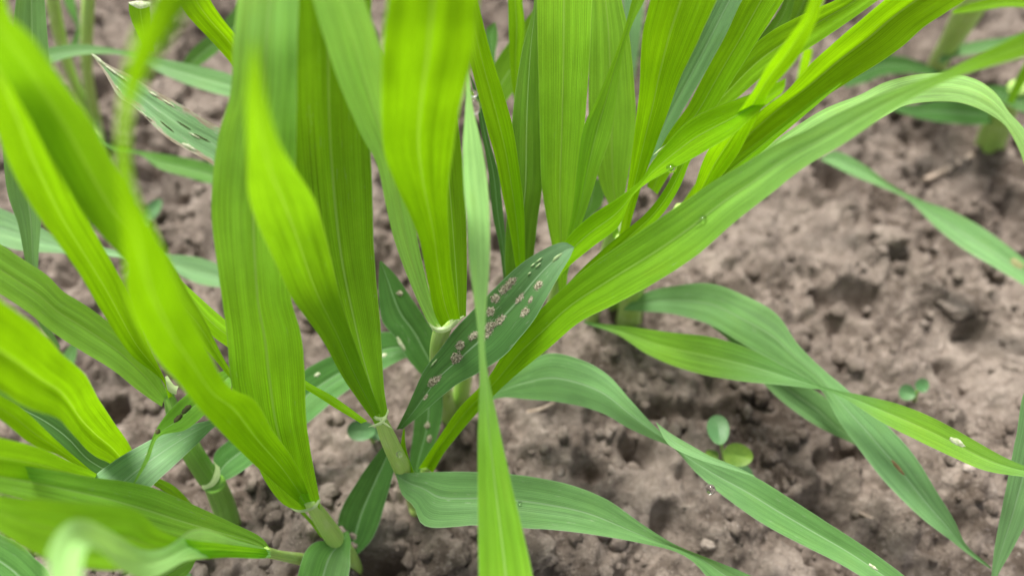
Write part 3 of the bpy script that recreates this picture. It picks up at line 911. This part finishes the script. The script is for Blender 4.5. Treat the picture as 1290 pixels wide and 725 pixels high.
# ---- blades spreading over the soil to the right
P8 = plant('barley plant with arching blue-green blades spreading low over the soil to the right', 792, 420)
tube(P8, "stem", [(800, 345, 178), (796, 375, 190), (792, 405, gd(405) - 1), (790, 425, gd(425) + 6)], [14, 17, 18, 18])
leaf(P8, 'P8a', [(786, 388), (800, 376), (820, 366), (850, 360), (895, 357), (936, 371), (978, 395), (1005, 433), (1036, 464), (1068, 491), (1119, 537), (1153, 575), (1181, 620), (1202, 654), (1217, 685), (1249, 714)],
     [(786, 391), (810, 392), (840, 394), (868, 400), (895, 409), (943, 437), (988, 461), (1024, 482), (1038, 496), (1057, 530), (1074, 554), (1112, 603), (1160, 651), (1195, 678), (1222, 699), (1248, 716)],
     [186, 180, 172, 167, 164, 161, 158, 160], [.9, .85, .75, .8, .9, .95, .9, .9], [0.2, 0.1, -0.15, -0.1, 0.2, 0.35, 0.5], 0.02, scar=0.35, n=110, pale_sheen=0.3)
leaf(P8, 'P8b', [(735, 404), (762, 408), (800, 412), (850, 419), (895, 424), (947, 440), (988, 461), (1033, 485), (1050, 490), (1084, 497), (1133, 509), (1178, 527), (1222, 551), (1271, 578), (1330, 600)],
     [(736, 407), (779, 422), (814, 445), (850, 461), (884, 471), (936, 480), (988, 485), (1030, 490), (1045, 493), (1071, 506), (1112, 532), (1153, 553), (1195, 573), (1240, 592), (1290, 600), (1330, 604)],
     [178, 172, 168, 163, 158, 151, 145, 139], [.9, .2, .1, .3, .7, .85, .8, .3, .1, .2, .4, .8], [0.3, 0.2, 0.1, 0.2, 0.25], 0.02, scar=0.2, n=110, pale_sheen=0.15)
leaf(P8, 'P8c', [(895, 410), (920, 430), (945, 460), (964, 485), (995, 513), (1036, 540), (1074, 558), (1090, 566)],
     [(905, 408), (940, 430), (985, 465), (1025, 490), (1045, 505), (1062, 530), (1078, 548), (1090, 565)], [180, 177, 174, 172, 172], 0.8, 0.2, pale_sheen=0.3, painted_lum=0.8)
leaf(P8, 'P8d', [(600, 512), (625, 488), (655, 462), (690, 445), (730, 452), (766, 472), (797, 506), (838, 548), (895, 577), (947, 598), (995, 627), (1043, 658), (1091, 689), (1140, 725), (1200, 775)],
     [(600, 514), (628, 501), (670, 503), (710, 507), (759, 520), (790, 538), (820, 552), (848, 564), (878, 596), (919, 630), (964, 661), (1009, 685), (1057, 709), (1100, 735), (1180, 785)],
     [172, 164, 158, 154, 152, 149, 146, 142, 140], 0.88, [0.2, -0.1, -0.2, 0.1, 0.25, 0.3, 0.3], 0.02, scar=0.4, n=120, pale_sheen=[.15, .2, .25, .3, .3, .12, .1, .15, .2])
leaf(P8, 'P8e', [(826, 531), (846, 546), (870, 560), (895, 574), (925, 586), (950, 598)], [(827, 533), (842, 559), (865, 572), (895, 583), (925, 592), (951, 600)],
     [147.2, 146.0, 145.0, 144.0, 143.2], 0.8, 0.15, 0.01, pale_sheen=.45, n=30, m=9, scar=0.2, name="folded_margin")
patch('P8b', 1203, 555, 10, 4, BLEACH, "bleached_patch")
patch('P8a', 1130, 588, 12, 2.6, make_simple("brown_scar", (0.16, 0.10, 0.05), (0.24, 0.17, 0.08), 900), "brown_scar")
patch('P8d', 1098, 712, 6, 2, BLEACH, "bleached_patch")

# ---- the tillered shoot at the left
P5 = plant('barley shoot at the left with a pale collar at its node and long bent blades', 288, 655)
tube(P5, "stem", [(211, 492, 149), (220, 522, 152), (240, 565, 156), (263, 602, 162)], [6, 13, 15, 15], age=1.0)
tube(P5, "stem", [(270, 608, 162), (280, 632, 168), (288, 656, gd(656) - 1), (292, 675, gd(675) + 6)], [15, 16, 16, 17], age=0.9)
leaf(P5, 'A1', [(-60, 60), (-20, 130), (0, 178), (28, 240), (52, 278), (97, 340), (128, 392), (165, 447), (205, 480), (212, 502)],
     [(-10, -40), (30, 60), (58, 130), (82, 200), (107, 268), (155, 357), (186, 433), (202, 465), (211, 484), (218, 500)],
     [80, 88, 98, 109, 121, 133, 146], 0.04, [0.1, 0.25, 0.5, 0.8], 0.04, scar=0.0, n=80, painted_lum=0.85)
leaf(P5, 'A4', [(-50, 278), (0, 307), (30, 327), (59, 346), (80, 367), (106, 383), (140, 408), (170, 436), (195, 465), (212, 496)],
     [(-50, 340), (0, 370), (35, 393), (70, 421), (106, 444), (141, 465), (171, 489), (190, 503), (204, 512)],
     [122, 127, 132, 137, 142, 148], 0.22, [0.1, 0.1, 0.3, 0.6], 0.05, scar=0.2, pale_sheen=0.2, painted_lum=1.05)
leaf(P5, 'GR', [(270, 598), (270, 572), (289, 553), (340, 505), (385, 465), (430, 442), (480, 418), (515, 425), (535, 440)],
     [(272, 608), (290, 602), (322, 581), (350, 560), (388, 532), (434, 494), (486, 463), (512, 450), (536, 442)], [163, 165, 167, 170, 172], 0.97, 0.25, scar=0.5)
patch('GR', 399, 473, 4, 2.5, BLEACH, "bleached_patch")
patch('GR', 486, 447, 4, 2.5, BLEACH, "bleached_patch")
leaf(P5, 'lg6', [(268, 578), (271, 590), (266, 602), (254, 610)], [(277, 588), (277, 600), (270, 611), (256, 617)], [160], name="ligule", mat=MEMB, n=14, m=7, fold=-0.3, corr=0)
leaf(P5, 'lgA', [(208, 474), (212, 492), (222, 497)], [(211, 473), (220, 485), (225, 486)], [143], name="ligule", mat=MEMB, n=14, m=7, fold=-0.3, corr=0)
leaf(P5, 'SPL', [(168, 608), (182, 578), (197, 540), (215, 515), (238, 494), (262, 476), (285, 465)],
     [(169, 610), (187, 580), (200, 550), (234, 541), (259, 521), (282, 500), (296, 480)], [128, 131, 138, 144, 149], 0.5, 0.2)
for x, y, rx, ry in ((235, 515, 8, 3.4), (223, 527, 8, 3.4), (199, 543, 5, 3)):
    patch('SPL', x, y, rx, ry, DARKSPOT, "dark_spot")

# ---- the foreground blade crossing the upper left
PA = plant('long foreground blade slanting from the upper left corner behind the broad blade', 345, 560)
leaf(PA, 'A2', [(-70, -60), (-30, 40), (20, 120), (70, 210), (107, 272), (150, 320), (190, 365), (214, 392), (241, 416), (258, 437), (283, 468), (310, 500)],
     [(-20, -60), (0, 5), (41, 48), (85, 110), (115, 152), (152, 225), (186, 288), (214, 326), (232, 358), (259, 405), (284, 455), (312, 498)],
     [70, 78, 88, 100, 112, 126, 142], 0.12, [0.05, 0.15, 0.3, 0.4], 0.04, scar=0.05, n=80, painted_lum=0.85)
tube(PA, "stem", [(306, 492, 143), (325, 525, 155), (342, 560, gd(560) - 2), (348, 580, gd(580) + 5)], [8, 10, 11, 11])

# ---- lower left corner shoots
P1 = plant('barley shoot lying low in the lower left with a wavy folded pale blade', 446, 712)
tube(P1, "stem", [(332, 694, 141), (352, 699, 147), (375, 703, 157), (392, 706, 163), (415, 709, 168), (428, 711, gd(711)), (432, 713, gd(713) + 5)], [8, 6.5, 7.5, 8.5, 9, 10, 10])
leaf(P1, 'Q5', [(-50, 616), (0, 622), (76, 630), (133, 635), (160, 638), (176, 644), (198, 664), (225, 676), (280, 684), (340, 692)],
     [(-50, 640), (0, 671), (26, 688), (60, 704), (110, 716), (170, 716), (220, 708), (280, 702), (341, 702)],
     [92, 96, 102, 108, 118, 140], 0.0, 0.2, 0.04, scar=0.0, pale_sheen=0.1, painted_lum=1.15)
leaf(P1, 'Q4', [(-50, 574), (0, 582), (60, 591), (112, 600), (160, 606), (193, 614), (241, 634), (293, 658), (331, 678), (342, 694)],
     [(-50, 612), (0, 620), (60, 634), (110, 648), (170, 672), (220, 684), (270, 690), (310, 694), (341, 700)],
     [112, 118, 124, 130, 136, 142], 0.3, 0.2, 0.03, scar=0.5, pale_sheen=0.1, painted_lum=1.1)
leaf(P1, 'Q6', [(341, 694), (331, 689), (293, 678), (258, 665), (238, 668), (210, 688), (185, 692), (150, 675), (110, 655), (84, 658), (62, 690), (62, 730), (66, 770)],
     [(342, 701), (330, 703), (297, 702), (262, 702), (235, 706), (212, 718), (190, 728), (160, 722), (135, 700), (112, 690), (104, 705), (102, 735), (98, 775)],
     [140, 130, 118, 108, 98, 88, 78, 70, 66], 0.25, [0.4, 0.2, 0.2, 0.1], 0.03, scar=0.0, wav=0.02, n=80, pale_sheen=0.95, painted_lum=1.35)
leaf(P1, 'Q7', [(-40, 650), (0, 672), (30, 690), (60, 720), (80, 770)], [(-60, 720), (-20, 740), (0, 760), (20, 790), (40, 830)], [128, 126, 122], 0.9, 0.2)
leaf(P1, 'Q9', [(160, 735), (182, 716), (205, 707), (246, 702)], [(200, 760), (225, 735), (240, 718), (247, 704)], [146, 148, 150], 0.5, 0.2)
leaf(P1, 'Q10', [(150, 760), (185, 724), (215, 716), (240, 714)], [(210, 770), (235, 745), (240, 730), (242, 716)], [160, 163, 166], 0.95, 0.2)
leaf(P1, 'GL', [(60, 648), (83, 627), (109, 606), (141, 582), (172, 563), (195, 551), (220, 541), (250, 532), (272, 527), (300, 515)],
     [(140, 660), (162, 638), (185, 618), (207, 597), (230, 576), (250, 557), (266, 541), (280, 530), (300, 518)],
     [133, 136, 140, 145, 150], 0.99, 0.05, 0.02, scar=0.9, label='grey-green leaf with pale scratches', pale_sheen=0.22)
leaf(P1, 'Q8', [(180, 596), (200, 602), (220, 612), (245, 638), (255, 650)], [(180, 604), (196, 612), (215, 625), (236, 648), (250, 660)], [150, 156, 162], 0.2, -0.3)

PQ = plant('barley shoot at the left edge with three wide bright blades fanned side by side', 170, 630)
leaf(PQ, 'Q1', [(-50, 335), (0, 376), (23, 393), (45, 410), (75, 442), (106, 470), (124, 502), (143, 530), (166, 566), (172, 590)],
     [(-50, 470), (0, 494), (34, 513), (74, 528), (88, 542), (107, 564), (121, 575), (138, 583), (155, 596), (166, 600)],
     [86, 95, 106, 120, 138, 160], 0.0, [0.1, 0.15, 0.35, 0.6], 0.05, scar=0.0, painted_lum=0.76)
leaf(PQ, 'Q2', [(-50, 466), (0, 497), (28, 514), (69, 552), (97, 577), (121, 596), (150, 608)],
     [(-50, 498), (0, 528), (40, 559), (72, 572), (100, 588), (120, 600), (150, 614)], [112, 119, 126, 135, 146], 0.06, 0.2, scar=0.0)
leaf(PQ, 'Qd', [(-40, 470), (10, 495), (60, 515), (90, 535), (115, 565), (150, 590)], [(-40, 510), (10, 520), (50, 545), (85, 575), (110, 595), (150, 612)],
     [140, 142, 145, 150], 0.9, 0.2, scar=0.1, painted_lum=0.7)
leaf(PQ, 'Q3', [(-50, 540), (0, 551), (52, 564), (86, 580), (119, 595), (150, 612)], [(-50, 590), (0, 600), (52, 606), (90, 608), (120, 610), (150, 618)],
     [104, 112, 121, 131, 145], 0.15, 0.15, scar=0.1)
tube(PQ, "stem", [(150, 598, 150), (165, 615, 158), (175, 635, gd(635) - 1), (180, 655, gd(655) + 5)], [11, 12, 12, 12])

# ---- farther plants at the left
PL = plant('barley plant in the upper left background with thin stalks and a bleached leaf tip', 118, 175)
tube(PL, "stem", [(113, -30, 205), (110, 30, 213), (110, 90, 228), (120, 150, 255), (126, 185, gd(185)), (127, 195, gd(195) + 8)], [9, 8.5, 7.5, 7, 8, 8])
tube(PL, "stem", [(62, -30, 200), (70, 20, 210), (82, 70, 225), (100, 120, 246), (115, 165, gd(165)), (116, 175, gd(175) + 8)], [9, 9, 8, 7, 8, 8])
leaf(PL, 'bl1', [(74, -20), (84, 10), (96, 35), (92, 50), (84, 62)], [(90, -20), (96, 10), (101, 40), (98, 55), (90, 64)], [222, 224, 228], 0.9, 0.2)
leaf(PL, 'HL2', [(40, 66), (63, 60), (100, 56), (164, 65), (204, 74), (258, 85), (291, 94), (330, 110)],
     [(40, 90), (63, 80), (98, 70), (162, 71), (206, 94), (246, 110), (291, 122), (330, 125)], [196, 198, 200, 198, 194], 0.85, 0.15, pale_sheen=0.3)
leaf(PL, 'DMG', [(116, 68), (141, 84), (164, 94), (188, 110), (223, 129), (258, 150), (280, 162), (320, 190), (350, 215)],
     [(116, 69), (131, 91), (150, 122), (169, 135), (206, 170), (218, 179), (253, 198), (268, 207), (300, 228), (345, 240)],
     [150, 152, 154, 158, 166], 0.93, 0.1, scar=1.5, dry=1.0, label='leaf tip with bleached ragged margins', pale_sheen=.55)
for x, y, rx, ry in ((126, 77, 12, 3.5), (140, 88, 9, 2.5), (152, 97, 8, 2), (150, 112, 6, 1.6), (192, 119, 6, 2.6), (214, 130, 9, 2),
                     (181, 143, 8, 1.4), (246, 172, 8, 1.6), (240, 186, 9, 4)):
    patch('DMG', x, y, rx, ry * 0.7, BLEACH, "bleached_patch")
for x, y, rx, ry in ((212, 160, 11, 0.9), (232, 158, 10, 0.7), (256, 173, 10, 0.9), (184, 147, 7, 0.7)):
    patch('DMG', x, y, rx, ry, DARKSPOT, "torn_slit")
leaf(PL, 'HL3', [(95, 150), (113, 163), (131, 179), (164, 188), (200, 193), (235, 199), (268, 207), (310, 225)],
     [(95, 158), (120, 178), (150, 191), (176, 195), (200, 212), (235, 223), (268, 232), (310, 240)], [205, 206, 206, 204], 0.8, 0.15)
leaf(PL, 'TL', [(228, 82), (240, 64), (270, 38), (300, 5), (320, -30)], [(236, 92), (258, 78), (284, 58), (316, 36), (340, 0)], [212, 206, 200], 0.8, 0.2, painted_lum=0.7)
leaf(PL, 'YT', [(215, -20), (232, 14), (245, 30), (270, 56), (294, 84), (320, 120)], [(252, -30), (265, 0), (283, 27), (300, 47), (316, 70), (336, 115)], [138, 144, 150, 158], 0.0, 0.4, 0.02)
leaf(PL, 'ST', [(162, 3), (163, 18), (170, 36), (184, 62)], [(188, 5), (190, 20), (190, 45), (194, 66)], [150, 153, 158], 0.3, 0.2, n=24)
leaf(PL, 'STw', [(162, 3), (175, 1), (190, 3)], [(164, 6), (176, 11), (191, 8)], [149.6], name="torn_edge", mat=BLEACH, n=12, m=7, fold=-0.3, corr=0)

PB = plant('blue-green barley plant at the left edge behind the bright foreground blades', 20, 300)
leaf(PB, 'BLU', [(30, -40), (20, 0), (16, 60), (8, 130), (4, 188), (9, 242), (23, 284), (31, 325), (40, 375), (50, 410), (74, 440)],
     [(52, -40), (56, 0), (62, 70), (66, 130), (62, 190), (55, 240), (51, 290), (48, 335), (48, 372), (60, 405), (76, 436)],
     [128, 134, 141, 149, 156, 166], 0.75, 0.2, 0.02, scar=0.3, n=80, pale_sheen=0.3)
leaf(PB, 'HL', [(-60, 245), (0, 262), (52, 287), (80, 300), (131, 312), (180, 318), (210, 320), (250, 324), (290, 338), (330, 352)],
     [(-60, 300), (0, 310), (30, 316), (80, 319), (140, 323), (190, 330), (220, 343), (250, 357), (290, 362), (330, 358)], [170, 175, 182, 188, 194], 0.88, 0.15, 0.02, pale_sheen=0.6)
leaf(PB, 'HLb', [(62, 470), (80, 445), (92, 430)], [(82, 480), (94, 455), (98, 436)], [188, 190, 192], 0.9, 0.2, n=20)
tube(PB, "stem", [(-30, 270, 190), (-20, 300, 210), (-12, 330, gd(330)), (-12, 345, gd(345) + 6)], [12, 13, 14, 14])

# ---- farther plants at the right
PR = plant('blurred barley plant in the upper right background with a pale thick shoot', 1178, 100)
tube(PR, "stem", [(1252, -40, 214), (1228, 0, 222), (1205, 40, 240), (1182, 80, 262), (1176, 100, gd(100)), (1174, 112, gd(112) + 8)], [20, 21, 19, 14, 13, 13])
leaf(PR, 'r1', [(1200, 13), (1225, 4), (1255, -3), (1330, -4)], [(1200, 18), (1240, 13), (1270, 9), (1330, 14)], [190, 186, 180], 0.1, 0.2)
leaf(PR, 'r2', [(1182, 75), (1200, 60), (1245, 50), (1290, 46), (1340, 40)], [(1184, 82), (1205, 72), (1245, 67), (1290, 62), (1340, 56)], [250, 244, 236], 0.9, 0.1, pale_sheen=0.2)
leaf(PR, 'r3', [(1200, 92), (1178, 86), (1140, 72), (1107, 70), (1085, 80), (1060, 95)], [(1200, 97), (1178, 96), (1145, 92), (1112, 95), (1090, 104), (1064, 110)], [256, 250, 244], 0.95, 0.2, painted_lum=0.7)
leaf(PR, 'r4', [(1120, 128), (1150, 132), (1190, 126), (1240, 132), (1262, 146)], [(1122, 138), (1155, 148), (1205, 156), (1244, 156), (1263, 150)], [236, 238, 240], 0.95, 0.15, painted_lum=0.8)
leaf(PR, 'bg2', [(790, -30), (784, 0), (790, 40), (796, 100)], [(815, -30), (812, 0), (807, 50), (798, 102)], [230, 234, 240], 0.95, 0.1, pale_sheen=0.3)
leaf(PR, 'bg3', [(1012, 62), (1008, 80), (1004, 100), (1002, 120)], [(1024, 62), (1020, 82), (1012, 104), (1006, 124)], [196, 204, 212], 0.0, 0.3, n=20)

PS = plant('small blurred shoot rooted at the right edge behind the bent blade', 1246, 188)
tube(PS, "stem", [(1282, 110, 225), (1262, 145, 240), (1248, 180, gd(180) - 2), (1244, 198, gd(198) + 6)], [13, 17, 19, 19], age=0.2)
leaf(PS, 's1', [(1240, 108), (1262, 108), (1290, 116), (1340, 140)], [(1240, 112), (1262, 128), (1290, 142), (1340, 165)], [228, 224, 218], 0.9, 0.2, painted_lum=0.7)
leaf(PS, 's2', [(1268, 128), (1276, 108), (1288, 84), (1310, 50)], [(1276, 132), (1285, 115), (1298, 92), (1322, 56)], [220, 215, 208], 0.2, 0.2)

PG = plant('barley leaf arching in from beyond the right edge, tip above the bare soil', 1420, 420)
leaf(PG, 'RG', [(1034, 200), (1050, 190), (1091, 209), (1119, 230), (1160, 252), (1195, 264), (1240, 288), (1290, 326), (1340, 370), (1400, 430)],
     [(1034, 201), (1074, 221), (1109, 235), (1143, 251), (1178, 285), (1212, 312), (1247, 333), (1290, 359), (1330, 388), (1395, 440)], [214, 210, 205, 198, 192, 195], 0.85, 0.2, 0.02, scar=0.3, pale_sheen=0.3)
tube(PG, "stem", [(1390, 400, 192), (1405, 425, 198), (1415, 440, gd(440) + 4)], [12, 14, 15])
patch('RG', 1279, 331, 9, 5, make_simple("rusty_spot", (0.20, 0.22, 0.09), (0.30, 0.28, 0.14), 900), "rusty_spot")

PE = plant('hanging blue-green leaf at the right edge pointing down to the bottom right corner', 1360, 560)
leaf(PE, 'RE', [(1335, 430), (1308, 470), (1290, 495), (1281, 544), (1274, 578), (1264, 630), (1253, 689), (1249, 725), (1248, 745)],
     [(1350, 440), (1340, 500), (1326, 550), (1315, 600), (1300, 640), (1288, 668), (1272, 698), (1258, 722), (1249, 747)], [136, 141, 146, 151, 156], 0.88, 0.2, 0.02, pale_sheen=0.35)
tube(PE, "stem", [(1345, 425, 136), (1365, 480, 155), (1375, 530, gd(530)), (1376, 545, gd(545) + 5)], [12, 14, 15, 15])


# ------------------------------------------------------------------ weeds, clods, straw, drops
def oval_leaf(par, cx, cy, d, rx, ry, ang, mat, cup=0.18, tilt=(0, 0)):
    a = R_(ang)
    nr, na = 7, 20
    V = []
    for i in range(nr):
        r = i / (nr - 1)
        for j in range(na):
            t = 6.2832 * j / na
            x, y = r * math.cos(t) * rx, r * math.sin(t) * ry * (1 - 0.12 * math.cos(t))
            X_, Y_ = x * math.cos(a) - y * math.sin(a), x * math.sin(a) + y * math.cos(a)
            dz = -cup * (r * r) * min(rx, ry) * d / FPX + 0.06 * min(rx, ry) * d / FPX * math.exp(-(y / ry * 6) ** 2)
            V.append((cx + X_, cy + Y_, d + dz + tilt[0] * X_ * d / FPX + tilt[1] * Y_ * d / FPX))
    V = np.array(V)
    return mesh_obj("leaf", at(V[:, 0], V[:, 1], V[:, 2]), grid_faces(nr, na, True), mat, par)


def weed(label, bx, by, leaves, dh, ztop):
    o = bpy.data.objects.new("weed_seedling", None)
    COL.objects.link(o)
    p = at(bx, by, gd(by))
    o.location = (p[0], p[1], float(height(p[0], p[1])))
    o['label'], o['category'], o['group'] = label, 'seedling', 'weed seedlings in the bare soil'
    bpy.context.view_layer.update()
    for (x, y, d, rx, ry, an, m, tl) in leaves:
        oval_leaf(o, x, y, d, rx, ry, an, m, 0.25, tl)
        tube(o, "stalk", [(x, y, d + 0.6), ((x * 2 + bx) / 3, (y * 2 + by) / 3 - 1, d + 2), (bx, by, gd(by)), (bx, by + 6, gd(by + 6) + 4)], [1.6, 2.2, 2.8, 3], sides=8, n=14, age=0.2)
    return o


weed('weed seedling with an upright grey-green oval leaf and a glossy green round one', 914, 590,
     [(905, 541, 174, 19, 14, 80, COTY, (0, -0.5)), (930, 573, 172, 19, 15, 10, COTY2, (0, 0)), (897, 572, 175, 9, 6, 200, COTY2, (0, 0)), (938, 592, 177, 13, 7, 40, COTY, (0, 0))], 0, 0)
weed('tiny weed seedling with two pale green round leaves in open soil', 1152, 500,
     [(1143, 494, 188, 11, 10, 20, COTY, (0, 0)), (1162, 485, 188, 9, 9, 60, COTY, (0, 0))], 0, 0)
weed('weed seedling with one dull oval leaf half behind the central stem', 470, 556,
     [(455, 542, 176, 18, 13, 0, COTY, (0, 0)), (474, 546, 178, 10, 8, 30, COTY, (0, 0))], 0, 0)
weed('blurred weed seedling with a small green leaf left of the broad upright blade', 184, 290,
     [(192, 264, 222, 17, 9, -50, COTY, (0, 0)), (178, 280, 224, 10, 7, 40, COTY, (0, 0))], 0, 0)


def clod(px, py, r, label, mat=PALE_CLOD, sq=0.7):
    p = at(px, py, gd(py))
    p[2] = float(height(p[0], p[1]))
    v, f = ico_sub(3)
    rs = np.random.default_rng(int(px))
    rr = r * gd(py) / FPX / 1000
    q = v.copy()
    o1 = rs.uniform(0, 50)
    q = q * (1 + 0.5 * fbm(v[:, 0] * 1.6 + o1, v[:, 1] * 1.6 + v[:, 2] * 1.3, int(px), 4))[:, None]
    q = q * np.array([1, 0.9, sq]) * rr + np.array([0, 0, rr * sq * 0.45])
    o = mesh_obj("soil_clod", q, f, mat)
    o.location = p
    o['label'], o['category'], o['group'] = label, 'soil clod', 'loose soil clods'


clod(895, 679, 10, 'pale rounded soil clod near the bottom, right of the lowest leaf')
clod(1217, 593, 8, 'small pale soil lump under the pointed green leaf at the right')
clod(1120, 300, 22, 'large brown soil clod in the open soil below the arching leaf', SOIL)
clod(1215, 375, 26, 'broad cracked brown soil clod at the right under the arching leaf', SOIL, 0.35)
clod(1284, 455, 16, 'brown soil clod at the right edge', SOIL)
clod(672, 700, 26, 'brown soil clod at the bottom, beside the narrow upright blade', SOIL, 0.6)
clod(560, 695, 34, 'light brown soil clod at the bottom below the lowest leaf', SOIL, 0.5)


def straw(label, a, b_, w_):
    pts = []
    for (x, y) in (a, ((a[0] + b_[0]) / 2, (a[1] + b_[1]) / 2 + 2), b_):
        p = at(x, y, gd(y))
        z = float(height(p[0], p[1])) + 0.0016
        pts.append((x, y, gd(y, z)))
    o = tube(None, "straw", pts, [w_, w_ * 1.2, w_ * 0.7], STRAW, sides=8, n=16)
    o['label'], o['category'], o['group'] = label, 'straw', 'dead straw bits on the soil'


straw('short pinkish straw bit just below the arching blue-green leaf', (664, 519), (698, 507), 2.2)
straw('blurred pale root fibre on the soil at the upper right', (1166, 226), (1226, 194), 3.5)
straw('thin pale straw on the soil below the seedlings', (1075, 640), (1106, 654), 1.6)


def drop(label, px, py, d, r, sq=0.85):
    p = at(px, py, d)
    v, f = ico_sub(3)
    rr = r * d / FPX / 1000
    q = v * np.array([rr, rr, rr * sq])
    o = mesh_obj("water_drop", q, f, WATER)
    o.location = p
    o['label'], o['category'], o['group'] = label, 'water drop', 'water drops on the leaves'


def drop_on(label, key, px, py, r):
    p, nn, al, dep, o = near_point(key, px, py)
    p = p + nn * (r * dep / FPX * 0.45)
    q = p - CAM
    dp = q @ FW
    drop(label, CX + (q @ RT) / dp * FPX, CY - (q @ UP) / dp * FPX, dp * 1000, r, 0.7)


drop('round water drop hanging under the long blue-green leaf at the lower right', 895, 616, 150.5, 6.5, 1.05)
drop('large water drop caught behind the tip of the narrow pale blade', 596, 134, 123, 10, 1.1)
drop('small water drop just under the tip of the narrow pale blade', 597, 118, 124, 5, 0.8)
drop_on('flat water drop on the midrib of the big diagonal leaf', 'W', 888, 272, 5)
drop_on('tiny water drop below the flat one on the big diagonal leaf', 'W', 881, 283, 3)
drop_on('water drop on the bright bent blade at the upper right', 'Tt', 850, 214, 6.5)
drop_on('tiny water drop on the lowest leaf near the narrow blade', 'LL', 654, 632, 3)
drop('tiny water drop on the central stem', 503, 572, 146, 4, 1.0)
